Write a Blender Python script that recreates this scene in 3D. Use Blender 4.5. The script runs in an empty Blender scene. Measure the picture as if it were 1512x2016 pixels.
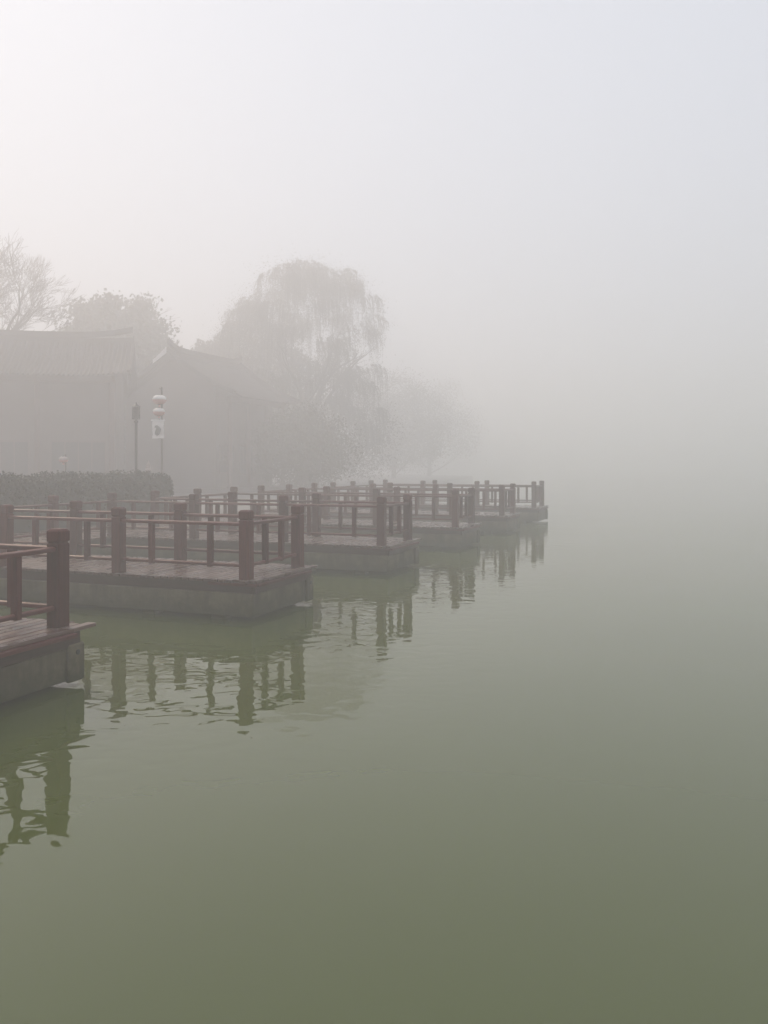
import bpy, bmesh, math, random
from mathutils import Vector, Matrix, Quaternion

R = math.radians
random.seed(7)
scene = bpy.context.scene
col = scene.collection

# ------------------------------------------------------------------ camera
cam_d = bpy.data.cameras.new('camera')
cam = bpy.data.objects.new('camera', cam_d)
col.objects.link(cam)
cam.location = (0, 0, 2.6)
cam.rotation_euler = (R(90), 0, 0)
cam_d.sensor_fit = 'VERTICAL'
cam_d.sensor_height = 24.0
cam_d.lens = 24.0 * 1650 / 2016
cam_d.shift_y = -94 / 2016
cam_d.clip_start = 0.05
cam_d.clip_end = 2000
scene.camera = cam

# ------------------------------------------------------------------ sky, sun, exposure
SUN_AZ, SUN_EL = -36, 37            # degrees: left of the view axis, above the horizon
world = bpy.data.worlds.new('World')
scene.world = world
world.use_nodes = True
wn, wl = world.node_tree.nodes, world.node_tree.links
wn.clear()
sky = wn.new('ShaderNodeTexSky')
sky.sky_type = 'NISHITA'
sky.sun_disc = False
sky.sun_elevation = R(SUN_EL)
sky.sun_rotation = R(SUN_AZ)
sky.dust_density = 3.0
sky.air_density = 1.0
hs = wn.new('ShaderNodeHueSaturation')
hs.inputs['Saturation'].default_value = 0.22
mx = wn.new('ShaderNodeMix')
mx.data_type = 'RGBA'
mx.inputs['Factor'].default_value = 0.97
mx.inputs[7].default_value = (4.5, 4.82, 5.5, 1)      # even overcast layer
bg = wn.new('ShaderNodeBackground')
bg.inputs['Strength'].default_value = 0.10
wo = wn.new('ShaderNodeOutputWorld')
wl.new(sky.outputs[0], hs.inputs['Color'])
wl.new(hs.outputs[0], mx.inputs[6])
wl.new(mx.outputs[2], bg.inputs['Color'])
wl.new(bg.outputs[0], wo.inputs['Surface'])

sun_d = bpy.data.lights.new('sun', 'SUN')
sun_d.energy = 1.5
sun_d.angle = R(14)
sun_d.color = (1.0, 0.775, 0.57)
sun = bpy.data.objects.new('sun', sun_d)
col.objects.link(sun)
sd = Vector((math.sin(R(SUN_AZ)) * math.cos(R(SUN_EL)), math.cos(R(SUN_AZ)) * math.cos(R(SUN_EL)), math.sin(R(SUN_EL))))
sun.rotation_euler = sd.to_track_quat('Z', 'Y').to_euler()
sun.location = (-30, 40, 60)

scene.view_settings.view_transform = 'Standard'
scene.view_settings.look = 'None'
scene.view_settings.gamma = 1
scene.view_settings.exposure = 0.66
scene.view_settings.use_curve_mapping = False
scene.render.engine = 'CYCLES'
cy = scene.cycles
cy.max_bounces = 9
cy.diffuse_bounces = 2
cy.glossy_bounces = 3
cy.transmission_bounces = 2
cy.volume_bounces = 7
cy.transparent_max_bounces = 4
cy.use_denoising = True
cy.denoiser = 'OPENIMAGEDENOISE'
cy.use_adaptive_sampling = False
cy.sample_clamp_indirect = 6
cy.caustics_reflective = False
cy.caustics_refractive = False

# ------------------------------------------------------------------ the layout of the comb of platforms
TH = 21.1
UX = Vector((math.cos(R(TH)), -math.sin(R(TH)), 0))     # towards the open lake
VX = Vector((math.sin(R(TH)), math.cos(R(TH)), 0))      # along the shore
ORG = Vector((-2.285, 13.918, 0))                        # near lake-end post of the second platform
PERIOD, WID, BAY = 6.187, 1.86, 2.585
ZD = 0.688                                               # deck top above the water
PH = 1.15                                                # post height
RX = 3 * BAY                                             # lakeside line of the boardwalk


def comb(x, y, z=0.0):
    p = ORG + UX * x + VX * y
    return Vector((p.x, p.y, z))


# ------------------------------------------------------------------ materials
def new_mat(name):
    m = bpy.data.materials.new(name)
    m.use_nodes = True
    n, l = m.node_tree.nodes, m.node_tree.links
    n.clear()
    out = n.new('ShaderNodeOutputMaterial')
    b = n.new('ShaderNodeBsdfPrincipled')
    l.new(b.outputs[0], out.inputs['Surface'])
    return m, n, l, b


def ramp(n, stops):
    r = n.new('ShaderNodeValToRGB')
    e = r.color_ramp.elements
    while len(e) > 1:
        e.remove(e[-1])
    e[0].position, e[0].color = stops[0][0], (*stops[0][1], 1)
    for p, c in stops[1:]:
        k = e.new(p)
        k.color = (*c, 1)
    return r


def noise(n, l, vec, scale, detail=4, rough=0.55, dist=0.0):
    t = n.new('ShaderNodeTexNoise')
    t.inputs['Scale'].default_value = scale
    t.inputs['Detail'].default_value = detail
    t.inputs['Roughness'].default_value = rough
    t.inputs['Distortion'].default_value = dist
    if vec is not None:
        l.new(vec, t.inputs['Vector'])
    return t


def mapped(n, l, coord, scale=(1, 1, 1), loc=None):
    m = n.new('ShaderNodeMapping')
    m.inputs['Scale'].default_value = scale
    l.new(coord, m.inputs['Vector'])
    if loc is not None:
        l.new(loc, m.inputs['Location'])
    return m.outputs[0]


def mixc(n, l, fac, a, b, mode='MIX'):
    x = n.new('ShaderNodeMix')
    x.data_type = 'RGBA'
    x.blend_type = mode
    for s, v in ((0, fac), (6, a), (7, b)):
        if isinstance(v, (int, float)):
            x.inputs[s].default_value = v
        elif isinstance(v, tuple):
            x.inputs[s].default_value = (*v, 1)
        else:
            l.new(v, x.inputs[s])
    return x.outputs[2]


def wood(name, dark, mid, pale, axis, rough=(0.28, 0.6), wear=0.5, grain=26.0, spec=0.5, bump=0.35):
    """painted or stained timber, grain along one axis, wet patches, bleached wear"""
    m, n, l, b = new_mat(name)
    tc = n.new('ShaderNodeTexCoord')
    oi = n.new('ShaderNodeObjectInfo')
    sc = [grain, grain, grain]
    sc[axis] = grain * 0.06
    off = n.new('ShaderNodeCombineXYZ')
    mul = n.new('ShaderNodeMath')
    mul.operation = 'MULTIPLY'
    mul.inputs[1].default_value = 37.0
    l.new(oi.outputs['Random'], mul.inputs[0])
    for k in range(3):
        l.new(mul.outputs[0], off.inputs[k])
    v = mapped(n, l, tc.outputs['Object'], tuple(sc), off.outputs[0])
    v2 = mapped(n, l, tc.outputs['Object'], (1, 1, 1), off.outputs[0])
    g = noise(n, l, v, 1.0, 5, 0.6, 0.3)
    r1 = ramp(n, [(0.30, dark), (0.55, mid), (0.80, pale)])
    l.new(g.outputs[0], r1.inputs[0])
    blot = noise(n, l, v2, 2.3, 5, 0.6)
    r2 = ramp(n, [(0.45, (0, 0, 0)), (0.72, (1, 1, 1))])
    l.new(blot.outputs[0], r2.inputs[0])
    wf = n.new('ShaderNodeMath')
    wf.operation = 'MULTIPLY'
    wf.inputs[1].default_value = wear
    l.new(r2.outputs[0], wf.inputs[0])
    c1 = mixc(n, l, wf.outputs[0], r1.outputs[0], pale)
    vr = n.new('ShaderNodeMapRange')
    vr.inputs[3].default_value = 0.72
    vr.inputs[4].default_value = 1.22
    l.new(oi.outputs['Random'], vr.inputs[0])
    cc = n.new('ShaderNodeCombineColor')
    for k in range(3):
        l.new(vr.outputs[0], cc.inputs[k])
    c2 = mixc(n, l, 1.0, c1, cc.outputs[0], 'MULTIPLY')
    l.new(c2, b.inputs['Base Color'])
    wet = noise(n, l, v2, 1.1, 3)
    rr = n.new('ShaderNodeMapRange')
    rr.inputs[1].default_value = 0.3
    rr.inputs[2].default_value = 0.7
    rr.inputs[3].default_value = rough[0]
    rr.inputs[4].default_value = rough[1]
    l.new(wet.outputs[0], rr.inputs[0])
    l.new(rr.outputs[0], b.inputs['Roughness'])
    bp = n.new('ShaderNodeBump')
    bp.inputs['Strength'].default_value = bump
    b.inputs['Specular IOR Level'].default_value = spec
    bp.inputs['Distance'].default_value = 0.006
    l.new(g.outputs[0], bp.inputs['Height'])
    l.new(bp.outputs[0], b.inputs['Normal'])
    return m


POST_D, POST_M, POST_P = (0.046, 0.006, 0.006), (0.086, 0.012, 0.011), (0.115, 0.034, 0.029)
M = {}
M['post'] = wood('red_brown_post_wood', POST_D, POST_M, POST_P, 2, (0.4, 0.7), 0.4, spec=0.25)
M['rail_x'] = wood('red_brown_rail_wood', POST_D, POST_M, POST_P, 0, (0.45, 0.65), 0.4, bump=0.2, spec=0.35)
M['plank'] = wood('wet_deck_wood', (0.060, 0.025, 0.020), (0.110, 0.056, 0.045), (0.165, 0.105, 0.088), 1, (0.16, 0.42), 0.55, bump=0.2)
M['fascia'] = wood('dark_red_edge_wood', (0.028, 0.010, 0.008), (0.048, 0.018, 0.015), (0.075, 0.034, 0.029), 0, (0.4, 0.7), 0.3)


def concrete_mat(name, a, b_, moss, streak=True):
    m, n, l, b = new_mat(name)
    tc = n.new('ShaderNodeTexCoord')
    geo = n.new('ShaderNodeNewGeometry')
    base = noise(n, l, geo.outputs['Position'], 2.2, 8, 0.65)
    r = ramp(n, [(0.3, a), (0.7, b_)])
    l.new(base.outputs[0], r.inputs[0])
    st = noise(n, l, mapped(n, l, geo.outputs['Position'], (3.2, 3.2, 0.5)), 1.0, 6, 0.65)
    rs = ramp(n, [(0.44, (0, 0, 0)), (0.72, (1, 1, 1))])
    l.new(st.outputs[0], rs.inputs[0])
    c1 = mixc(n, l, rs.outputs[0] if streak else 0.2, r.outputs[0], tuple(x * 0.45 for x in a))
    ms = noise(n, l, geo.outputs['Position'], 5.5, 6, 0.7)
    sx = n.new('ShaderNodeSeparateXYZ')
    l.new(geo.outputs['Position'], sx.inputs[0])
    low = n.new('ShaderNodeMapRange')          # algae grows up from the water line
    low.inputs[1].default_value = 0.42
    low.inputs[2].default_value = 0.05
    l.new(sx.outputs[2], low.inputs[0])
    ad = n.new('ShaderNodeMath')
    ad.operation = 'MULTIPLY_ADD'
    ad.inputs[1].default_value = 0.55
    l.new(low.outputs[0], ad.inputs[0])
    l.new(ms.outputs[0], ad.inputs[2])
    rm = ramp(n, [(0.55, (0, 0, 0)), (0.95, (1, 1, 1))])
    l.new(ad.outputs[0], rm.inputs[0])
    c2 = mixc(n, l, rm.outputs[0], c1, moss)
    l.new(c2, b.inputs['Base Color'])
    b.inputs['Roughness'].default_value = 0.8
    bp = n.new('ShaderNodeBump')
    bp.inputs['Strength'].default_value = 0.5
    bp.inputs['Distance'].default_value = 0.02
    l.new(base.outputs[0], bp.inputs['Height'])
    l.new(bp.outputs[0], b.inputs['Normal'])
    return m


M['concrete'] = concrete_mat('stained_concrete', (0.085, 0.068, 0.038), (0.165, 0.138, 0.086), (0.042, 0.042, 0.016))


def simple(name, c1, c2, scale=3.0, rough=0.8, bump=0.0, coord='Object'):
    m, n, l, b = new_mat(name)
    tc = n.new('ShaderNodeTexCoord')
    t = noise(n, l, tc.outputs[coord], scale, 6, 0.6)
    r = ramp(n, [(0.3, c1), (0.7, c2)])
    l.new(t.outputs[0], r.inputs[0])
    l.new(r.outputs[0], b.inputs['Base Color'])
    b.inputs['Roughness'].default_value = rough
    if bump:
        bp = n.new('ShaderNodeBump')
        bp.inputs['Strength'].default_value = 0.5
        bp.inputs['Distance'].default_value = bump
        l.new(t.outputs[0], bp.inputs['Height'])
        l.new(bp.outputs[0], b.inputs['Normal'])
    return m


M['bark'] = simple('grey_brown_bark', (0.05, 0.042, 0.036), (0.11, 0.095, 0.08), 9, 0.9, 0.02)
M['twig'] = simple('thin_brown_twigs', (0.028, 0.021, 0.018), (0.05, 0.038, 0.033), 4, 0.9)
M['evergreen'] = simple('dark_evergreen_leaves', (0.035, 0.05, 0.028), (0.075, 0.085, 0.05), 1.2, 0.6)
M['willow'] = simple('olive_willow_leaves', (0.085, 0.085, 0.055), (0.13, 0.12, 0.085), 1.5, 0.7)
M['hedge'] = simple('dark_hedge_leaves', (0.012, 0.018, 0.012), (0.030, 0.038, 0.023), 2.5, 0.55)
M['ground'] = simple('damp_paving_and_soil', (0.15, 0.145, 0.13), (0.25, 0.24, 0.22), 0.35, 0.6, 0.01)
M['roof'] = simple('grey_clay_roof_tile', (0.052, 0.040, 0.035), (0.085, 0.068, 0.060), 2.0, 0.75)
M['wall'] = simple('grey_plaster_wall', (0.085, 0.062, 0.054), (0.125, 0.095, 0.083), 0.8, 0.85)
M['redwood'] = simple('brown_red_timber', (0.060, 0.026, 0.020), (0.095, 0.045, 0.036), 3.0, 0.6)
M['pane'] = simple('dark_window_pane', (0.02, 0.022, 0.022), (0.035, 0.036, 0.036), 1.0, 0.15)
M['white'] = simple('white_lime_paint', (0.72, 0.71, 0.69), (0.82, 0.81, 0.79), 3.0, 0.7)
M['dark_metal'] = simple('black_painted_metal', (0.018, 0.018, 0.018), (0.03, 0.03, 0.03), 6.0, 0.45)
M['lantern'] = simple('pale_lantern_paper', (0.78, 0.74, 0.70), (0.85, 0.82, 0.78), 5.0, 0.6)
M['pink'] = simple('faded_pink_paper', (0.60, 0.34, 0.30), (0.68, 0.42, 0.38), 5.0, 0.6)
M['faded'] = simple('weathered_pale_paint', (0.40, 0.33, 0.30), (0.50, 0.43, 0.39), 5.0, 0.7)
M['ink'] = simple('ink_print', (0.10, 0.10, 0.10), (0.22, 0.21, 0.20), 8.0, 0.7)

# water: murky olive body under a mirror-smooth, slightly rippled skin
m, n, l, b = new_mat('olive_lake_water')
geo = n.new('ShaderNodeNewGeometry')
mur = noise(n, l, geo.outputs['Position'], 0.12, 3, 0.5)
r = ramp(n, [(0.3, (0.072, 0.092, 0.022)), (0.7, (0.083, 0.105, 0.028))])
l.new(mur.outputs[0], r.inputs[0])
l.new(r.outputs[0], b.inputs['Base Color'])
b.inputs['Roughness'].default_value = 0.0
b.inputs['IOR'].default_value = 1.50
w1 = noise(n, l, mapped(n, l, geo.outputs['Position'], (1.0, 1.3, 1)), 1.1, 1, 0.4, 0.3)
w2 = noise(n, l, mapped(n, l, geo.outputs['Position'], (1.0, 1.25, 1)), 3.1, 1, 0.35, 0.5)
pm = noise(n, l, geo.outputs['Position'], 0.16, 2, 0.5)
rp = ramp(n, [(0.35, (0.25, 0.25, 0.25)), (0.65, (1, 1, 1))])
l.new(pm.outputs[0], rp.inputs[0])
s1 = n.new('ShaderNodeMath'); s1.operation = 'MULTIPLY'; s1.inputs[1].default_value = 0.0065
l.new(w1.outputs[0], s1.inputs[0])
s2 = n.new('ShaderNodeMath'); s2.operation = 'MULTIPLY_ADD'; s2.inputs[1].default_value = 0.0115
l.new(w2.outputs[0], s2.inputs[0]); l.new(s1.outputs[0], s2.inputs[2])
s3 = n.new('ShaderNodeMath'); s3.operation = 'MULTIPLY'
l.new(s2.outputs[0], s3.inputs[0]); l.new(rp.outputs[0], s3.inputs[1])
dt = n.new('ShaderNodeVectorMath'); dt.operation = 'DOT_PRODUCT'      # ripples die out away from the decks
dt.inputs[1].default_value = tuple(UX)
l.new(geo.outputs['Position'], dt.inputs[0])
cm = n.new('ShaderNodeMapRange')
u0 = ORG.dot(UX)
cm.inputs[1].default_value = u0 + 1.5
cm.inputs[2].default_value = u0 + 5.0
cm.inputs[3].default_value = 1.0
cm.inputs[4].default_value = 0.05
l.new(dt.outputs['Value'], cm.inputs[0])
s4 = n.new('ShaderNodeMath'); s4.operation = 'MULTIPLY'
l.new(s3.outputs[0], s4.inputs[0]); l.new(cm.outputs[0], s4.inputs[1])
s3 = s4
bp = n.new('ShaderNodeBump')
bp.inputs['Strength'].default_value = 1.0
bp.inputs['Distance'].default_value = 1.0
l.new(s3.outputs[0], bp.inputs['Height'])
l.new(bp.outputs[0], b.inputs['Normal'])
M['water'] = m


# ------------------------------------------------------------------ mesh helpers
def mesh_obj(name, me, mat=None, parent=None, loc=None, rot=None):
    o = bpy.data.objects.new(name, me)
    if mat is not None and not me.materials:
        me.materials.append(M[mat])
    col.objects.link(o)
    if parent is not None:
        o.parent = parent
    if loc is not None:
        o.location = loc
    if rot is not None:
        o.rotation_euler = rot
    return o


def bm_mesh(bm, name, smooth=False):
    me = bpy.data.meshes.new(name)
    bm.normal_update()
    bm.to_mesh(me)
    bm.free()
    if smooth:
        me.polygons.foreach_set('use_smooth', [True] * len(me.polygons))
    return me


def add_box(bm, lo, hi, bev=0.0):
    vs = [bm.verts.new((x, y, z)) for z in (lo[2], hi[2]) for y in (lo[1], hi[1]) for x in (lo[0], hi[0])]
    fs = [bm.faces.new([vs[i] for i in q]) for q in ((0, 2, 3, 1), (4, 5, 7, 6), (0, 1, 5, 4), (2, 6, 7, 3), (0, 4, 6, 2), (1, 3, 7, 5))]
    if bev:
        es = {e for f in fs for e in f.edges}
        bmesh.ops.bevel(bm, geom=list(es), offset=bev, segments=1, affect='EDGES', profile=0.5)


def box_mesh(name, lo, hi, bev=0.0):
    bm = bmesh.new()
    add_box(bm, lo, hi, bev)
    return bm_mesh(bm, name)


def loft_rings(bm, rings, cap=True):
    prev = None
    first = None
    for ring in rings:
        vs = [bm.verts.new(p) for p in ring]
        if prev:
            k = len(vs)
            for i in range(k):
                bm.faces.new((prev[i], prev[(i + 1) % k], vs[(i + 1) % k], vs[i]))
        else:
            first = vs
        prev = vs
    if cap:
        bm.faces.new(list(reversed(first)))
        bm.faces.new(prev)


def octa(h, c, z):
    return [(h, -h + c, z), (h, h - c, z), (h - c, h, z), (-h + c, h, z), (-h, h - c, z), (-h, -h + c, z), (-h + c, -h, z), (h - c, -h, z)]


def tube(bm, pts, rad, sides=6):
    """tapered tube along points with a radius for each"""
    rings = []
    up = Vector((0.13, 0.21, 0.97)).normalized()
    for i, p in enumerate(pts):
        d = (pts[min(i + 1, len(pts) - 1)] - pts[max(i - 1, 0)])
        d = d.normalized() if d.length > 1e-6 else Vector((0, 0, 1))
        a = d.cross(up)
        if a.length < 1e-3:
            a = d.cross(Vector((1, 0, 0)))
        a.normalize()
        bb = d.cross(a)
        rings.append([p + (a * math.cos(t) + bb * math.sin(t)) * rad[i] for t in [2 * math.pi * k / sides for k in range(sides)]])
    loft_rings(bm, rings)


def lathe(bm, prof, sides=16, c=(0, 0, 0), lobes=0, amp=0.0):
    rings = []
    for r_, z in prof:
        ring = []
        for k in range(sides):
            t = 2 * math.pi * k / sides
            q = r_ * (1 + amp * math.cos(lobes * t)) if lobes else r_
            ring.append((c[0] + q * math.cos(t), c[1] + q * math.sin(t), c[2] + z))
        rings.append(ring)
    loft_rings(bm, rings)


def empty(name, loc, rz=0.0):
    o = bpy.data.objects.new(name, None)
    o.empty_display_size = 0.2
    col.objects.link(o)
    o.location = loc
    o.rotation_euler = (0, 0, rz)
    return o


def tag(o, label, cat, group=None):
    o['label'] = label
    o['category'] = cat
    if group:
        o['group'] = group
    return o


# ------------------------------------------------------------------ setting: lake and bank
bm = bmesh.new()
vs = [bm.verts.new(p) for p in ((-260, -120, 0), (260, -120, 0), (260, 330, 0), (-260, 330, 0))]
bm.faces.new(vs)
lake = mesh_obj('lake', bm_mesh(bm, 'lake'), 'water')
lake['kind'] = 'structure'

ZB = 0.60        # bank level
edge = [(-10.75, -60), (-10.75, 27.4), (-7.6, 28.2), (-7.9, 33), (-11, 42), (-15, 54), (-21, 70), (-24, 95), (-30, 126), (-60, 160), (-120, 230)]
shore = [comb(x, y) for x, y in edge]
poly = shore + [comb(-190, 230), comb(-190, -60)]
bm = bmesh.new()
top = [bm.verts.new((p.x, p.y, ZB)) for p in poly]
bot = [bm.verts.new((p.x, p.y, -0.7)) for p in poly]
bm.faces.new(top)
k = len(poly)
for i in range(k):
    bm.faces.new((top[i], bot[i], bot[(i + 1) % k], top[(i + 1) % k]))
bmesh.ops.recalc_face_normals(bm, faces=bm.faces)
bank = mesh_obj('bank', bm_mesh(bm, 'bank'), 'ground')
bank['kind'] = 'structure'

# ------------------------------------------------------------------ shared pieces of the decks
P_PITCH, P_W, P_T = 0.142, 0.124, 0.045
bm = bmesh.new()
hp = 0.095
loft_rings(bm, [octa(hp, 0.014, 0.0), octa(hp, 0.014, 0.972), octa(hp - 0.014, 0.012, 0.986), octa(hp - 0.014, 0.012, 0.998)])
ME_POST = bm_mesh(bm, 'post')
bm = bmesh.new()
loft_rings(bm, [octa(hp - 0.014, 0.012, 0.996), octa(hp + 0.002, 0.014, 1.012), octa(hp + 0.002, 0.014, 1.122), octa(hp - 0.022, 0.014, 1.15)])
ME_CAP = bm_mesh(bm, 'post_cap')


def rail_mesh(name, length, hw_, z0, z1):
    """handrail with a softly crowned top, shaped to catch the sky as a light line"""
    prof = [(-hw_, z0), (hw_, z0), (hw_, z1 - 0.020), (hw_ * 0.84, z1 - 0.011), (0, z1), (-hw_ * 0.84, z1 - 0.011), (-hw_, z1 - 0.020)]
    bm = bmesh.new()
    loft_rings(bm, [[(x, a, b_) for a, b_ in prof] for x in (-length / 2, length / 2)])
    bmesh.ops.recalc_face_normals(bm, faces=bm.faces)
    return bm_mesh(bm, name)


RL = BAY - 2 * hp
RW = WID - 2 * hp
ME_TOP = rail_mesh('top_rail', RL, 0.06, 0.890, 0.950)
ME_BOT = rail_mesh('bottom_rail', RL, 0.037, 0.205, 0.260)
ME_TOPE = rail_mesh('end_top_rail', RW, 0.06, 0.890, 0.950)
ME_BOTE = rail_mesh('end_bottom_rail', RW, 0.037, 0.205, 0.260)
ME_BAL = box_mesh('baluster', (-0.043, -0.046, 0.185), (0.043, 0.046, 0.889), 0.007)
PL0, PL1 = -0.17, WID + 0.30
ME_PLANK = box_mesh('plank', (-P_W / 2, PL0, -P_T), (P_W / 2, PL1, 0), 0.006)
for me_, mt in ((ME_POST, 'post'), (ME_CAP, 'post'), (ME_TOP, 'rail_x'), (ME_BOT, 'rail_x'), (ME_TOPE, 'rail_x'), (ME_BOTE, 'rail_x'), (ME_BAL, 'post'), (ME_PLANK, 'plank')):
    me_.materials.append(M[mt])


def jit(s):
    return random.uniform(-s, s)


def post(par, x, y):
    p = mesh_obj('post', ME_POST, None, par, (x, y, ZD + 0.001))
    p.rotation_euler = (jit(0.009), jit(0.009), jit(0.03))
    mesh_obj('post_cap', ME_CAP, None, p)


def bay(par, p, q, end=False, parts=(0.27, 0.73)):
    c = ((p[0] + q[0]) / 2, (p[1] + q[1]) / 2, ZD)
    a = math.atan2(q[1] - p[1], q[0] - p[0])
    mesh_obj('top_rail', ME_TOPE if end else ME_TOP, None, par, (c[0], c[1], c[2] + jit(0.004)), (0, jit(0.002), a))
    mesh_obj('bottom_rail', ME_BOTE if end else ME_BOT, None, par, c, (0, jit(0.003), a))
    for f in parts:
        mesh_obj('baluster', ME_BAL, None, par, (p[0] + (q[0] - p[0]) * f, p[1] + (q[1] - p[1]) * f, ZD), (0, 0, a + jit(0.02)))


CX0, CX1 = -RX + 0.07, 0.20
SLAB = None


def rough_slab(name, lo, hi, seg, amp, bev=0.02):
    """cast concrete: a gridded box with uneven faces and worn edges"""
    bm = bmesh.new()
    add_box(bm, lo, hi, bev)
    bmesh.ops.bisect_plane
    L = hi[0] - lo[0]
    for i in range(1, seg):
        x = lo[0] + L * i / seg
        bmesh.ops.bisect_plane(bm, geom=bm.verts[:] + bm.edges[:] + bm.faces[:], plane_co=(x, 0, 0), plane_no=(1, 0, 0))
    for z in (lo[2] + (hi[2] - lo[2]) * 0.33, lo[2] + (hi[2] - lo[2]) * 0.66):
        bmesh.ops.bisect_plane(bm, geom=bm.verts[:] + bm.edges[:] + bm.faces[:], plane_co=(0, 0, z), plane_no=(0, 0, 1))
    for v in bm.verts:
        v.co += Vector((jit(amp) * 0.5, jit(amp), jit(amp) * 0.6))
    return bm_mesh(bm, name)


def platform(k, label):
    base = comb(0, (k - 2) * PERIOD)
    root = empty('viewing_platform', base, -R(TH))
    tag(root, label, 'platform', 'timber viewing platforms along the lake shore')
    # concrete slab on piers
    mesh_obj('concrete_slab', rough_slab('concrete_slab', (CX0, -0.13, 0.075), (CX1, WID + 0.19, 0.468), 26, 0.008), 'concrete', root)
    for px in (-0.55, -1.95, -4.5, -6.9):
        for py in (0.12, WID - 0.12):
            mesh_obj('pier', box_mesh('pier', (px - 0.13, py - 0.13, -0.7), (px + 0.13, py + 0.13, 0.09), 0.01), 'concrete', root)
    be = mesh_obj('beam_end', box_mesh('beam_end', (CX1 - 0.02, WID - 0.10, 0.06), (CX1 + 0.055, WID + 0.17, 0.50), 0.02), 'concrete', root)
    bm = bmesh.new()
    lathe(bm, [(0.032, 0), (0.032, 0.012), (0.02, 0.016)], 10)
    mesh_obj('bolt', bm_mesh(bm, 'bolt'), 'dark_metal', be, (CX1 + 0.054, WID + 0.04, 0.40), (0, R(90), 0))
    # edge beams under the planks
    zt, zb = ZD - P_T - 0.002, 0.470
    mesh_obj('edge_beam', box_mesh('edge_beam', (CX0, -0.105, zb), (0.17, -0.045, zt), 0.006), 'fascia', root)
    mesh_obj('edge_beam', box_mesh('edge_beam', (CX0, WID + 0.05, zb), (0.17, WID + 0.11, zt), 0.006), 'fascia', root)
    o = mesh_obj('end_beam', box_mesh('end_beam', (-(WID + 0.22) / 2, -0.03, zb), ((WID + 0.22) / 2, 0.03, zt), 0.006), 'fascia', root, (0.205, WID / 2, 0), (0, 0, R(90)))
    mesh_obj('ledge_board', box_mesh('ledge_board', (-0.62, -0.03, zt - 0.05), (0.30, 0.03, zt - 0.003), 0.006), 'rail_x', root, (-0.02, -0.14, 0))
    o = mesh_obj('ledge_board', box_mesh('ledge_board', (-(WID + 0.1) / 2, -0.04, zt - 0.05), ((WID + 0.1) / 2, 0.04, zt - 0.003), 0.006), 'rail_x', root, (0.278, WID / 2 - 0.08, 0), (0, 0, R(90)))
    # planks across the platform
    x = 0.25 - P_W / 2
    i = 0
    while x > -RX + 0.16:
        p = mesh_obj('plank', ME_PLANK, None, root, (x, jit(0.012), ZD + jit(0.0015)), (jit(0.0006), jit(0.004), jit(0.0012)))
        if i < 4:
            p.location.y += (0.06, -0.05, 0.03, -0.02)[i]
        x -= P_PITCH
        i += 1
    # posts, rails and balusters
    for s in (0, WID):
        for j in range(4):
            post(root, -j * BAY, s)
        for j in range(3):
            bay(root, (-(j + 1) * BAY, s), (-j * BAY, s))
    bay(root, (0, 0), (0, WID), True, (0.345, 0.655))
    return root


PLAT = {
    1: 'red-brown timber platform at the clear end of the row, least veiled by fog',
    2: 'red-brown timber platform second in the row, between the clearest one and the third',
    3: 'red-brown timber platform third in the row counted from its clear end',
    4: 'greyed timber platform fourth in the row, third counted from its foggy end',
    5: 'pale fogged timber platform next to the last one of the row',
    6: 'palest timber platform, last of the row where it fades into fog',
}
for k in range(1, 7):
    platform(k, PLAT[k])

# ------------------------------------------------------------------ boardwalk along the shore
Y0, Y1 = -9.5, 4 * PERIOD + WID + 0.35
bw = empty('boardwalk', comb(-RX, 0), -R(TH))
bw['kind'] = 'structure'
BWW = 2.95
mesh_obj('concrete_slab', box_mesh('walk_slab', (-BWW, Y0, 0.08), (-0.02, Y1, 0.50), 0.02), 'concrete', bw)
mesh_obj('edge_beam', box_mesh('walk_beam', (-0.02, Y0, 0.505), (0.04, Y1, ZD - P_T - 0.003), 0.006), 'fascia', bw)
ME_WP = box_mesh('walk_plank', (-BWW, -P_W / 2, -P_T), (0.10, P_W / 2, 0), 0.006)
ME_WP.materials.append(wood('walk_deck_wood', (0.060, 0.025, 0.020), (0.110, 0.056, 0.045), (0.165, 0.105, 0.088), 0, (0.16, 0.42), 0.55, bump=0.2))
y = Y0 + P_W / 2
while y < Y1:
    mesh_obj('plank', ME_WP, None, bw, (jit(0.01), y, ZD + jit(0.0025)), (jit(0.004), jit(0.001), jit(0.001)))
    y += P_PITCH
yy = Y0 + 0.6
while yy < Y1:
    mesh_obj('pier', box_mesh('walk_pier', (-0.5, yy - 0.14, -0.7), (-0.2, yy + 0.14, 0.10), 0.01), 'concrete', bw)
    yy += 3.1

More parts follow.
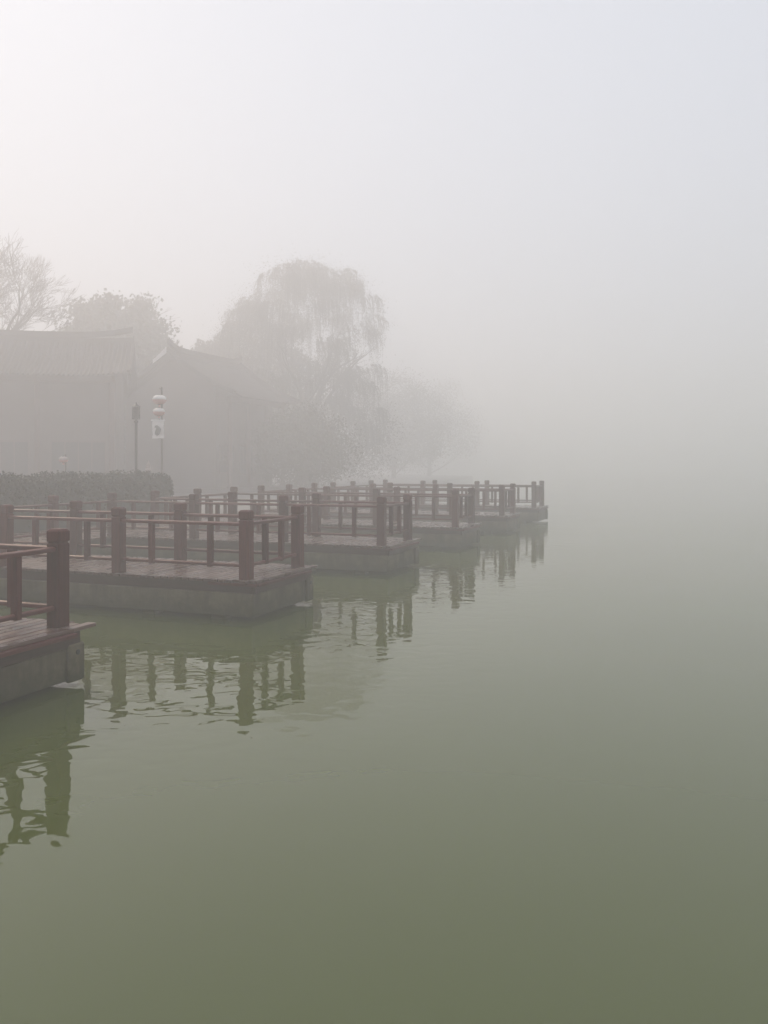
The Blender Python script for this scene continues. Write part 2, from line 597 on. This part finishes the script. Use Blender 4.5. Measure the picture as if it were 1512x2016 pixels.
# railings on the lakeside of the boardwalk, one across each gap between two platforms
GAPL = {
    1: 'boardwalk railing between the first and second platforms of the row',
    2: 'boardwalk railing between the second and third platforms of the row',
    3: 'boardwalk railing between the third and fourth platforms of the row',
    4: 'boardwalk railing between the fourth and fifth platforms of the row',
    5: 'boardwalk railing between the two last platforms in the fog',
}
GAP = PERIOD - WID
for k in range(1, 6):
    root = empty('timber_railing', comb(-RX, (k - 2) * PERIOD + WID, 0), -R(TH))
    tag(root, GAPL[k], 'railing', 'short railings along the boardwalk edge')
    post(root, 0, GAP / 2)
    hw = GAP / 2 - 2 * hp
    for c in (GAP / 4, 3 * GAP / 4):
        mesh_obj('top_rail', rail_mesh('gap_top_rail', hw, 0.06, 0.890, 0.950), 'rail_x', root, (0, c, ZD), (0, 0, R(90)))
        mesh_obj('bottom_rail', rail_mesh('gap_bottom_rail', hw, 0.037, 0.205, 0.260), 'rail_x', root, (0, c, ZD), (0, 0, R(90)))
        for f in (-0.25, 0.25):
            mesh_obj('baluster', ME_BAL, None, root, (0, c + f * GAP / 2, ZD), (0, 0, R(90)))


# ------------------------------------------------------------------ foliage helpers
def leaf_mesh(name, pts, size, rng, droop=0.0, asp=1.6):
    vs, fs = [], []
    for p in pts:
        s = size * rng.uniform(0.6, 1.3)
        d = Vector((rng.gauss(0, 1), rng.gauss(0, 1), rng.gauss(0, 1) - droop)).normalized()
        a = d.cross(Vector((rng.gauss(0, 1), rng.gauss(0, 1), rng.gauss(0, 1)))).normalized()
        i = len(vs)
        vs += [p - d * s * asp * 0.5, p + a * s * 0.5, p + d * s * asp * 0.5, p - a * s * 0.5]
        fs.append((i, i + 1, i + 2, i + 3))
    me = bpy.data.meshes.new(name)
    me.from_pydata([tuple(v) for v in vs], [], fs)
    me.update()
    return me


def hedge_part():
    rng = random.Random(3)
    L, D, H = 24.0, 1.5, 1.66
    root = empty('clipped_hedge', comb(-11.05 - D / 2, 2.2, ZB), -R(TH))
    tag(root, 'long dark green clipped hedge behind the boardwalk', 'hedge')
    bm = bmesh.new()
    nx = 48
    rings = []
    for i in range(nx + 1):
        yv = -L / 2 + L * i / nx
        e = min(1, (L / 2 - abs(yv)) / 0.6) ** 0.5 if abs(yv) < L / 2 else 0.05
        ring = []
        for t in range(12):
            an = math.pi * t / 11
            w = (D / 2 - 0.1) * max(0.15, e) * (1 + rng.uniform(-.05, .05))
            hh = (H - 0.12) * (0.75 + 0.25 * e) * (1 + rng.uniform(-.03, .03))
            cx = -math.copysign(abs(math.cos(an)) ** 0.35, math.cos(an)) * w
            cz = abs(math.sin(an)) ** 0.35 * hh
            ring.append((cx, yv, cz - 0.02))
        rings.append(ring)
    loft_rings(bm, rings)
    mesh_obj('hedge_core', bm_mesh(bm, 'hedge_core', True), 'hedge', root)
    pts = []
    while len(pts) < 42000:
        yv = rng.uniform(-L / 2, L / 2)
        e = min(1, (L / 2 - abs(yv)) / 0.6) ** 0.5
        an = rng.uniform(0, math.pi)
        w = D / 2 * max(0.15, e)
        hh = H * (0.75 + 0.25 * e) + 0.05 * math.sin(yv * 2.1) + 0.04 * math.sin(yv * 5.3)
        q = rng.uniform(0.9, 1.04)
        pts.append(Vector((-math.copysign(abs(math.cos(an)) ** 0.35, math.cos(an)) * w * q, yv, abs(math.sin(an)) ** 0.35 * hh * q)))
    f = mesh_obj('foliage', leaf_mesh('hedge_foliage', pts, 0.05, rng), 'hedge', root)
    f['kind'] = 'stuff'


hedge_part()


def grow(bm, rng, p, d, length, rad, depth, tips, spread=0.55, up=0.12, seg=4, ratio=0.72, kids=(2, 3), min_r=0.008):
    """recursive limb; collects the twig ends"""
    pts, rr = [p.copy()], [rad]
    q = p.copy()
    dd = d.copy()
    for i in range(seg):
        dd = (dd + Vector((rng.gauss(0, .11), rng.gauss(0, .11), rng.gauss(0, .08) + up * 0.25))).normalized()
        q = q + dd * length / seg
        pts.append(q.copy())
        rr.append(max(min_r, rad * (1 - 0.38 * (i + 1) / seg)))
    tube(bm, pts, rr, 7 if rad > 0.12 else (5 if rad > 0.04 else 3))
    if depth == 0:
        tips.append((q.copy(), dd.copy()))
        return
    for c in range(rng.randint(*kids)):
        at = pts[-1] if c == 0 else pts[rng.randint(max(1, seg - 3), seg)]
        ax = Vector((rng.gauss(0, 1), rng.gauss(0, 1), rng.gauss(0, 1))).cross(dd)
        if ax.length < 1e-3:
            continue
        ax.normalize()
        ang = rng.uniform(0.25, 1.0) * spread * (0.6 if c == 0 else 1.15)
        nd = Quaternion(ax, ang) @ dd
        nd.z += up
        nd.normalize()
        grow(bm, rng, at, nd, length * ratio * rng.uniform(0.8, 1.15), rr[-1] * (0.86 if c == 0 else 0.62), depth - 1, tips, spread, up, max(3, seg - 1) if depth > 2 else 3, ratio, kids, min_r)


def px(x, y, d):
    """a point of the place at distance d seen in a given direction"""
    return Vector(((x - 756) / 1650 * d, d, 2.6 - (y - 914) / 1650 * d))


def bare_tree(loc, label, seed, height, lean, depth=6, fork=0.5):
    rng = random.Random(seed)
    root = empty('bare_tree', loc)
    tag(root, label, 'tree', 'leafless trees behind the halls')
    bm = bmesh.new()
    pts = [Vector((0, 0, -0.1)), Vector((lean * .2, 0, height * fork * .33)), Vector((lean * .5, 0.1, height * fork * .7)), Vector((lean * 0.9, 0, height * fork))]
    tube(bm, pts, [height * .022, height * .018, height * .016, height * .0145], 9)
    mesh_obj('trunk', bm_mesh(bm, 'trunk', True), 'bark', root)
    bm = bmesh.new()
    tips = []
    for j in range(6):
        a = 2 * math.pi * j / 6 + rng.uniform(-.3, .3)
        t = 0.62 if j else 0.05
        d = Vector((math.cos(a) * t * 1.5, math.sin(a) * t * 1.5, 0.8)).normalized()
        grow(bm, rng, pts[2 + j % 2] - Vector((0, 0, .1)), d, height * .165, height * .0115, depth, tips, 0.62, 0.05, 4, 0.76, (2, 4), 0.012)
    cr = mesh_obj('crown', bm_mesh(bm, 'bare_crown', True), 'twig', root)
    cr['kind'] = 'stuff'
    return root


def leafy_tree(loc, label, group, seed, height, rad, leaves, size, mat, low=0.25, name='evergreen_tree', squash=1.0, puff=1.0):
    rng = random.Random(seed)
    root = empty(name, loc)
    tag(root, label, 'tree', group)
    bm = bmesh.new()
    tube(bm, [Vector((0, 0, -0.1)), Vector((.1, 0, height * .25)), Vector((-.1, .1, height * .5)), Vector((0, 0, height * .8))], [height * .024, height * .02, height * .014, height * .006], 8)
    tips = []
    for j in range(9):
        a = 2.4 * j
        h = height * (low + 0.06 * j)
        d = Vector((math.cos(a), math.sin(a), 0.7)).normalized()
        grow(bm, rng, Vector((0, 0, h)), d, rad * .45, height * .008, 3, tips, 0.6, 0.05, 3, 0.7, (2, 3), 0.012)
    mesh_obj('trunk', bm_mesh(bm, 'trunk', True), 'bark', root)
    clumps = []
    cz = height * (low + 1) / 2
    hz = height * (1 - low) / 2
    for _ in range(150):
        while True:
            v = Vector((rng.uniform(-1, 1), rng.uniform(-1, 1), rng.uniform(-1, 1)))
            if 0.25 < v.length < 1:
                break
        k = rng.uniform(0.84, 1.05)
        clumps.append((Vector((v.x * rad * k, v.y * rad * k * squash, cz + v.z * hz * k)), rng.uniform(0.14, 0.26) * rad * puff))
    pts = []
    for _ in range(leaves):
        c, r_ = clumps[rng.randrange(len(clumps))]
        v = Vector((rng.gauss(0, 1), rng.gauss(0, 1), rng.gauss(0, .8)))
        pts.append(c + (v * r_ * 0.42 if puff > 1.2 else v.normalized() * r_ * rng.uniform(0.3, 1.12)))
    cr = mesh_obj('crown', leaf_mesh('leafy_crown', pts, size, rng), mat, root)
    cr['kind'] = 'stuff'
    return root


def willow(loc, label, seed, height, rad, strands, group='willows on the bank'):
    rng = random.Random(seed)
    root = empty('willow_tree', loc)
    tag(root, label, 'tree', group)
    bm = bmesh.new()
    fork = Vector((0.3, 0, height * .22))
    tube(bm, [Vector((0, 0, -0.1)), Vector((.15, .1, height * .12)), fork], [height * .034, height * .028, height * .026], 10)
    tips = []
    for j in range(8):
        a = 2 * math.pi * j / 8 + rng.uniform(-.3, .3)
        t = rng.uniform(0.35, 0.95)
        d = Vector((math.cos(a) * t, math.sin(a) * t, 1)).normalized()
        grow(bm, rng, fork - Vector((0, 0, .15)), d, height * .215, height * .014, 3, tips, 0.6, 0.05, 4, 0.66, (2, 3), 0.012)
    mesh_obj('trunk', bm_mesh(bm, 'trunk', True), 'bark', root)
    bm = bmesh.new()
    pts = []
    # hanging strands start on a lobed dome and fall
    lobes = []
    for j in range(150):
        a = rng.uniform(0, 2 * math.pi)
        q = math.sqrt(rng.uniform(0, 1)) * 0.95
        dome = math.sqrt(max(0, 1 - q * q))
        zf = 0.50 + 0.45 * dome ** 0.65 * rng.uniform(0.8, 1.0) - (0.07 if math.cos(a) * q < -0.4 else 0)
        if j > 66:
            zf *= rng.uniform(0.5, 0.85) if j < 110 else rng.uniform(0.28, 0.6)
        lobes.append((Vector((math.cos(a) * q * rad, math.sin(a) * q * rad, height * zf)), rng.uniform(0.09, 0.20) * rad))
    for _ in range(strands):
        c, lr = lobes[rng.randrange(len(lobes))]
        a = rng.uniform(0, 2 * math.pi)
        q = math.sqrt(rng.uniform(0, 1))
        p = c + Vector((math.cos(a) * q * lr, math.sin(a) * q * lr, math.sqrt(max(0, 1 - q * q)) * lr * 0.8))
        out = Vector((p.x, p.y, 0)).normalized() if Vector((p.x, p.y, 0)).length > .1 else Vector((1, 0, 0))
        L = min(p.z - 1.2, rng.uniform(0.4, 1.7) * (1 + 1.2 * (Vector((p.x, p.y)).length / rad)))
        nseg = 7
        sp = []
        for i in range(nseg + 1):
            t = i / nseg
            sp.append(p + out * (0.5 * math.sin(min(1, t * 1.6) * 1.5) * 0.7) + Vector((jit(.05), jit(.05), 0.18 * math.sin(t * 3.0) - L * t ** 1.25)))
        tube(bm, sp, [0.012 - 0.001 * i for i in range(nseg + 1)], 3)
        for i in range(nseg):
            for _2 in range(7):
                pts.append(sp[i].lerp(sp[i + 1], rng.random()) + Vector((rng.gauss(0, .05), rng.gauss(0, .05), rng.gauss(0, .05))))
    for c, lr in lobes:
        for _ in range(420):
            v = Vector((rng.gauss(0, 1), rng.gauss(0, 1), rng.gauss(0, 1))) * lr * 0.75
            pts.append(c + Vector((v.x, v.y, v.z * 0.8)))
    br = mesh_obj('hanging_twigs', bm_mesh(bm, 'hanging_twigs'), 'twig', root)
    br['kind'] = 'stuff'
    cr = mesh_obj('crown', leaf_mesh('willow_crown', pts, 0.062, rng, droop=1.2, asp=2.2), 'willow', root)
    cr['kind'] = 'stuff'
    return root


def on_bank(x, d):
    return Vector(((x - 756) / 1650 * d, d, ZB))


bare_tree(on_bank(-8, 59), 'tall leafless tree spreading fine branches above the tiled hall', 14, 17.5, 0.3, fork=0.56)
bare_tree(on_bank(-150, 57), 'leafless tree with long side branches, partly beyond the tiled hall', 23, 19.0, 1.6, fork=0.56)
leafy_tree(on_bank(234, 70), 'dense round evergreen tree rising behind the tiled hall', 'leafy trees behind the halls', 5, 16.0, 4.5, 60000, 0.22, 'evergreen', 0.3, puff=1.35)
leafy_tree(on_bank(252, 63), 'tall shrub filling the gap between the two tiled halls', 'leafy trees behind the halls', 77, 7.0, 2.6, 12000, 0.18, 'evergreen', 0.02, 'garden_shrub')
willow(on_bank(596, 80), 'large willow with drooping strands beside the gabled hall', 9, 21.6, 8.0, 3400)
leafy_tree(on_bank(432, 84), 'smaller fogged tree between the gabled hall and the large willow', 'leafy trees behind the halls', 15, 14.6, 4.2, 12000, 0.24, 'willow', 0.2)
leafy_tree(on_bank(520, 90), 'fogged tree standing just behind the large willow', 'leafy trees behind the halls', 16, 18.5, 6.4, 14000, 0.26, 'willow', 0.12)
for i, (xx, dd, hh, rr) in enumerate(((775, 118, 15.0, 8.0), (845, 142, 16.0, 9.0))):
    leafy_tree(on_bank(xx, dd), ('low fogged tree on the bank nearest past the large willow', 'faintest low tree at the vanishing end of the bank')[i], 'fogged trees along the far bank', 30 + i, hh, rr, 22000, 0.17, 'willow', 0.02, puff=1.5)
for i, (xx, dd, hh, rr) in enumerate(((650, 84, 8.0, 7.0), (592, 61, 6.4, 3.8))):
    leafy_tree(on_bank(xx, dd), ('broad low shrub on the lake side of the large willow', 'broad low shrub between the large willow and the gabled hall')[i], 'shrubs below the willow', 50 + i, hh, rr, 24000, 0.12, 'willow', 0.02, 'garden_shrub', puff=1.5)


# ------------------------------------------------------------------ tiled halls
def hall(loc, rz, L, D, eave, ridge, label, bays, over=1.1, verge='roof'):
    """long hall: local x runs along the ridge, the front faces -y"""
    root = empty('tiled_hall', loc, rz)
    tag(root, label, 'building')
    mesh_obj('plinth', box_mesh('plinth', (-L / 2 - .5, -D / 2 - .9, -0.05), (L / 2 + .5, D / 2 + .5, 0.35), 0.02), 'wall', root)
    zt = eave - 0.1
    bm = bmesh.new()
    add_box(bm, (-L / 2, -D / 2 + .9, .35), (L / 2, -D / 2 + 1.1, zt))
    add_box(bm, (-L / 2, D / 2 - .2, .35), (L / 2, D / 2, zt))
    for s in (-1, 1):
        x0, x1 = (-L / 2, -L / 2 + .2) if s < 0 else (L / 2 - .2, L / 2)
        # gable wall follows the roof
        prof = [(-D / 2 + .9, .35), (D / 2 - .2, .35)]
        for i in range(9):
            t = 1 - i / 8
            prof.append(((D / 2 - .2) * (1 - i / 4) if i else D / 2 - .2, 0))
        pr = [(-D / 2 + 1.1, .35), (D / 2 - .2, .35)]
        for i in range(9):
            yv = (D / 2 - .2) - i / 8 * (D - 1.3)
            pr.append((yv, roof_z(abs(yv), D, eave, ridge, over) - 0.22))
        va = [bm.verts.new((x0, a, b_)) for a, b_ in pr]
        vb = [bm.verts.new((x1, a, b_)) for a, b_ in pr]
        bm.faces.new(va)
        bm.faces.new(list(reversed(vb)))
        k = len(pr)
        for i in range(k):
            bm.faces.new((va[i], vb[i], vb[(i + 1) % k], va[(i + 1) % k]))
    bmesh.ops.recalc_face_normals(bm, faces=bm.faces)
    mesh_obj('wall', bm_mesh(bm, 'wall'), 'wall', root)
    # roof deck: curved slopes with lifted ends
    N, K = 10, 24
    bm = bmesh.new()
    grid = []
    LX = L / 2 + 0.8

    def rz_(x, yv):
        lift = 0.35 * max(0, (abs(x) / LX - 0.75) / 0.25) ** 2 * (0.4 + 0.6 * abs(yv) / (D / 2 + over))
        return roof_z(abs(yv), D, eave, ridge, over) + lift
    for i in range(2 * N + 1):
        yv = (D / 2 + over) * (i - N) / N
        grid.append([bm.verts.new((-LX + 2 * LX * j / K, yv, rz_(-LX + 2 * LX * j / K, yv))) for j in range(K + 1)])
    for i in range(2 * N):
        for j in range(K):
            bm.faces.new((grid[i][j], grid[i][j + 1], grid[i + 1][j + 1], grid[i + 1][j]))
    bmesh.ops.solidify(bm, geom=bm.faces[:], thickness=0.16)
    rf = mesh_obj('roof', bm_mesh(bm, 'roof', False), 'roof', root)
    # cover tiles: rounded courses down both slopes
    bm = bmesh.new()
    xx = -LX + 0.12
    while xx < LX:
        for s in (-1, 1):
            pts = []
            for i in range(1, 9):
                yv = s * (D / 2 + over + .03) * i / 8
                pts.append(Vector((xx, yv, rz_(xx, yv) + 0.03)))
            tube(bm, pts, [0.075] * len(pts), 5)
        xx += 0.27
    tl = mesh_obj('roof_tiles', bm_mesh(bm, 'roof_tiles'), 'roof', rf)
    tl['kind'] = 'stuff'
    # ridge with lifted ends and white verge boards
    pts = [Vector((x, 0, rz_(x, 0) + 0.16 + 0.35 * (abs(x) / LX) ** 6)) for x in [-LX + 2 * LX * i / 20 for i in range(21)]]
    bm = bmesh.new()
    rings = [[(p.x, -0.13, p.z - .2), (p.x, 0.13, p.z - .2), (p.x, 0.10, p.z + .16), (p.x, -0.10, p.z + .16)] for p in pts]
    loft_rings(bm, rings)
    bmesh.ops.recalc_face_normals(bm, faces=bm.faces)
    mesh_obj('ridge', bm_mesh(bm, 'ridge'), 'roof', rf)
    for s in (-1, 1):
        bm = bmesh.new()
        rings = []
        for i in range(13):
            yv = (D / 2 + over) * (i - 6) / 6 * 0.98
            z = rz_(s * LX, yv)
            x0, x1 = s * (LX + .015), s * (LX + .09)
            rings.append([(x0, yv, z - .24), (x1, yv, z - .24), (x1, yv, z + .09), (x0, yv, z + .09)])
        loft_rings(bm, rings)
        bmesh.ops.recalc_face_normals(bm, faces=bm.faces)
        mesh_obj('verge_board', bm_mesh(bm, 'verge_board'), 'roof', rf)
        if verge == 'white' and s < 0:
            bm = bmesh.new()
            rings = []
            for i in range(7):
                yv = (D / 2 + over) * (0.02 + 0.035 * i)
                z = rz_(-LX, yv) + 0.05
                w_ = 0.30 - 0.03 * i
                rings.append([(-LX - .10, yv, z - w_), (-LX - .14, yv, z - w_), (-LX - .14, yv, z + .12), (-LX - .10, yv, z + .12)])
            loft_rings(bm, rings)
            bmesh.ops.recalc_face_normals(bm, faces=bm.faces)
            mesh_obj('ridge_end', bm_mesh(bm, 'ridge_end'), 'white', rf)
    # front: columns, lintel, doors and lattice windows
    bl = L / bays
    for j in range(bays + 1):
        bm = bmesh.new()
        lathe(bm, [(0.24, 0), (0.24, .12), (0.15, .16), (0.15, zt - .35)], 10)
        cx = max(-L / 2 + .2, min(L / 2 - .2, -L / 2 + bl * j))
        mesh_obj('column', bm_mesh(bm, 'column', True), 'redwood', root, (cx, -D / 2 - .1, .352))
    mesh_obj('lintel', box_mesh('lintel', (-L / 2, -D / 2 - .24, zt - .42), (L / 2, -D / 2 + .04, zt - .02), .01), 'redwood', root)
    for j in range(bays):
        cx = -L / 2 + bl * (j + .5)
        door = j % 2 == 1
        w, z0, z1 = bl * .36, (.36 if door else 1.35), min(3.4, zt - .8)
        yf = -D / 2 + .895
        f = mesh_obj('door' if door else 'window', box_mesh('leaf', (cx - w, yf - .05, z0), (cx + w, yf - .003, z1)), 'redwood', root)
        for c in range(4):
            x0 = cx - w + .06 + c * (2 * w - .06) / 4
            mesh_obj('pane', box_mesh('pane', (x0, yf - .065, z0 + (.9 if door else .1)), (x0 + (2 * w - .06) / 4 - .06, yf - .052, z1 - .1)), 'pane', f)
    return root


def roof_z(ya, D, eave, ridge, over):
    t = max(0.0, 1 - ya / (D / 2 + over))
    return eave - 0.25 + (ridge - eave + 0.25) * (0.62 * t + 0.38 * t * t)


p1 = on_bank(-128, 51.0)
hall(p1, R(14), 21.5, 8.4, 7.3, 10.0, 'broad tiled hall whose dark roof stands in front of the leafless trees', 5)
# the second hall stands with its ridge along the shore; its gable end is nearest
g = Vector(((332 - 756) / 1650 * 58, 58, ZB))
c2 = g + VX * 4.8
hall((c2.x, c2.y, ZB), R(90 - TH), 8.0, 8.4, 6.8, 9.9, 'gabled tiled hall with a white ridge end, end-on beside the large willow', 3, verge='white')

# ------------------------------------------------------------------ lamps, lanterns and banner
def street_lamp(loc, h, label):
    root = empty('street_lamp', loc)
    tag(root, label, 'street lamp')
    bm = bmesh.new()
    lathe(bm, [(0.14, -0.02), (0.14, .25), (0.075, .32), (0.055, .9), (0.05, h - .75), (0.085, h - .73), (0.085, h - .68), (.05, h - .66), (0.05, h - .6)], 12)
    mesh_obj('pole', bm_mesh(bm, 'pole', True), 'dark_metal', root)
    ln = mesh_obj('lantern', box_mesh('lamp_glass', (-.095, -.095, h - .56), (.095, .095, h - .14)), 'pane', root)
    bm = bmesh.new()
    for sx in (-1, 1):
        for sy in (-1, 1):
            add_box(bm, (sx * .105 - .016, sy * .105 - .016, h - .6), (sx * .105 + .016, sy * .105 + .016, h - .12))
    add_box(bm, (-.13, -.13, h - .61), (.13, .13, h - .565))
    for zz in (h - .42, h - .28):
        for s in (-1, 1):
            add_box(bm, (-.09, s * .108 - .01, zz), (.09, s * .108 + .01, zz + .02))
            add_box(bm, (s * .108 - .01, -.09, zz), (s * .108 + .01, .09, zz + .02))
    mesh_obj('frame', bm_mesh(bm, 'lamp_frame'), 'dark_metal', ln)
    bm = bmesh.new()
    lathe(bm, [(0.17, h - .13), (0.16, h - .10), (0.07, h - .03), (0.03, h + .0), (0.02, h + .06)], 4)
    mesh_obj('cap', bm_mesh(bm, 'lamp_cap'), 'dark_metal', root)


street_lamp(on_bank(268, 33), 4.38, 'dark street lamp with box lantern beside the white lanterns')


def paper_lantern(loc, r_, label, top='lantern'):
    root = empty('paper_lantern', loc)
    tag(root, label, 'lantern', 'pale round lanterns')
    bm = bmesh.new()
    prof = [(r_ * math.sin(math.pi * (i + 1) / 12) ** 0.8, -r_ * .68 * math.cos(math.pi * (i + 1) / 12)) for i in range(5, 11)]
    lathe(bm, prof, 32, lobes=16, amp=0.035)
    mesh_obj('upper_shade', bm_mesh(bm, 'upper_shade', True), top, root)
    bm = bmesh.new()
    prof = [(r_ * .985 * math.sin(math.pi * (i + 1) / 12) ** 0.8, -r_ * .68 * math.cos(math.pi * (i + 1) / 12)) for i in range(0, 6)]
    lathe(bm, prof, 32, lobes=16, amp=0.035)
    mesh_obj('lower_shade', bm_mesh(bm, 'lower_shade', True), 'pink', root)
    bm = bmesh.new()
    lathe(bm, [(r_ * .32, r_ * .60), (r_ * .32, r_ * .72), (r_ * .1, r_ * .76)], 12)
    lathe(bm, [(r_ * .30, -r_ * .74), (r_ * .30, -r_ * .62)], 12)
    mesh_obj('ring', bm_mesh(bm, 'ring'), 'redwood', root)
    bm = bmesh.new()
    lathe(bm, [(0.015, -r_ * .74), (0.04, -r_ * .85), (0.05, -r_ * 1.05)][::-1], 8)
    mesh_obj('tassel', bm_mesh(bm, 'tassel'), 'pink', root)


PD = 33.0
pl = on_bank(314, PD)
root = empty('lantern_post', (pl.x - .02, pl.y + .42, ZB))
tag(root, 'slim grey post with an arm carrying lanterns and a banner', 'post')
bm = bmesh.new()
lathe(bm, [(0.12, -.02), (0.12, .1), (0.045, .14), (0.035, 5.05), (0.0, 5.1)], 10)
mesh_obj('pole', bm_mesh(bm, 'pole', True), 'wall', root)
for hz, ln_ in ((4.99, .44), (4.22, .42), (3.76, .44), (3.02, .44)):
    bm = bmesh.new()
    tube(bm, [Vector((0, 0, hz)), Vector((0.02, -ln_, hz))], [.018, .014], 6)
    mesh_obj('arm', bm_mesh(bm, 'arm'), 'wall', root)
z1 = px(314, 787, PD).z
z2 = px(314, 811, PD).z
paper_lantern((pl.x, pl.y, z1), .27, 'larger pale round lantern, upper of the pair on the post')
paper_lantern((pl.x - .02, pl.y, z2), .23, 'smaller pale round lantern right above the white banner')
bt, bb_ = px(311, 824, PD), px(311, 863, PD)
br = empty('hanging_banner', (bt.x, pl.y, bb_.z))
tag(br, 'white hanging banner with a grey ink figure below the lanterns', 'banner')
bh = bt.z - bb_.z
bm = bmesh.new()
rings = []
for i in range(9):
    zz = bh * .86 * i / 8
    yy_ = 0.02 * math.sin(i * .9)
    rings.append([(-.22, yy_, zz), (.22, yy_ + .015, zz), (.22, yy_ + .025, zz), (-.22, yy_ + .01, zz)])
loft_rings(bm, rings)
bmesh.ops.recalc_face_normals(bm, faces=bm.faces)
mesh_obj('cloth', bm_mesh(bm, 'banner_cloth'), 'lantern', br)
mesh_obj('rod', box_mesh('rod', (-.27, -.02, bh * .86), (.25, .03, bh * .95)), 'white', br)
bm = bmesh.new()
ol = [(-.12, .16), (-.04, .10), (.06, .14), (.10, .24), (.13, .36), (.06, .46), (-.02, .52), (-.10, .50), (-.14, .44), (-.06, .40), (-.10, .30)]
va = [bm.verts.new((x * .95, -.034, z)) for x, z in ol]
vb = [bm.verts.new((x * .95, -.028, z)) for x, z in ol]
bm.faces.new(va)
bm.faces.new(list(reversed(vb)))
for i in range(len(ol)):
    bm.faces.new((va[i], vb[i], vb[(i + 1) % len(ol)], va[(i + 1) % len(ol)]))
bmesh.ops.recalc_face_normals(bm, faces=bm.faces)
mesh_obj('ink_figure', bm_mesh(bm, 'ink_figure'), 'ink', br)

# a faded garden lantern and a small finial over the hedge
q = px(125, 905, 31)
paper_lantern((q.x, q.y, q.z), .17, 'small faded lantern showing just over the clipped hedge', 'faded')
root = empty('lantern_stake', (q.x, q.y + .22, ZB))
tag(root, 'thin stake holding the small faded lantern behind the hedge', 'stake')
bm = bmesh.new()
lathe(bm, [(.025, -.02), (.02, q.z - ZB + .2)], 8)
mesh_obj('pole', bm_mesh(bm, 'pole'), 'wall', root)
bm = bmesh.new()
tube(bm, [Vector((0, 0, q.z - ZB + .18)), Vector((0, -.22, q.z - ZB + .16))], [.015, .012], 6)
mesh_obj('arm', bm_mesh(bm, 'arm'), 'wall', root)
q = px(292, 906, 31.5)
root = empty('garden_finial', (q.x, q.y, ZB))
tag(root, 'slender pinkish white pagoda finial rising over the end of the hedge', 'finial')
hh = q.z - ZB
bm = bmesh.new()
lathe(bm, [(.12, -.02), (.12, .3), (.09, .4), (.09, hh - .42), (.13, hh - .40)], 12)
mesh_obj('shaft', bm_mesh(bm, 'shaft'), 'wall', root)
bm = bmesh.new()
lathe(bm, [(.13, hh - .40), (.14, hh - .36), (.08, hh - .30), (.09, hh - .27), (.06, hh - .2), (.065, hh - .17), (.035, hh - .1), (.005, hh)], 12)
mesh_obj('tiered_top', bm_mesh(bm, 'tiered_top'), 'faded', root)

# ------------------------------------------------------------------ the fog
hm = bpy.data.materials.new('fog')
hm.use_nodes = True
nt = hm.node_tree
nt.nodes.clear()
out = nt.nodes.new('ShaderNodeOutputMaterial')
pv = nt.nodes.new('ShaderNodeVolumePrincipled')
pv.inputs['Color'].default_value = (0.962, 0.980, 1.0, 1)
pv.inputs['Density'].default_value = 0.0180
pv.inputs['Anisotropy'].default_value = 0.43
nt.links.new(pv.outputs[0], out.inputs['Volume'])
M['fog'] = hm
hz = mesh_obj('haze', box_mesh('haze', (-280, -140, -1.8), (280, 350, 22.5)), 'fog')
hz['kind'] = 'stuff'
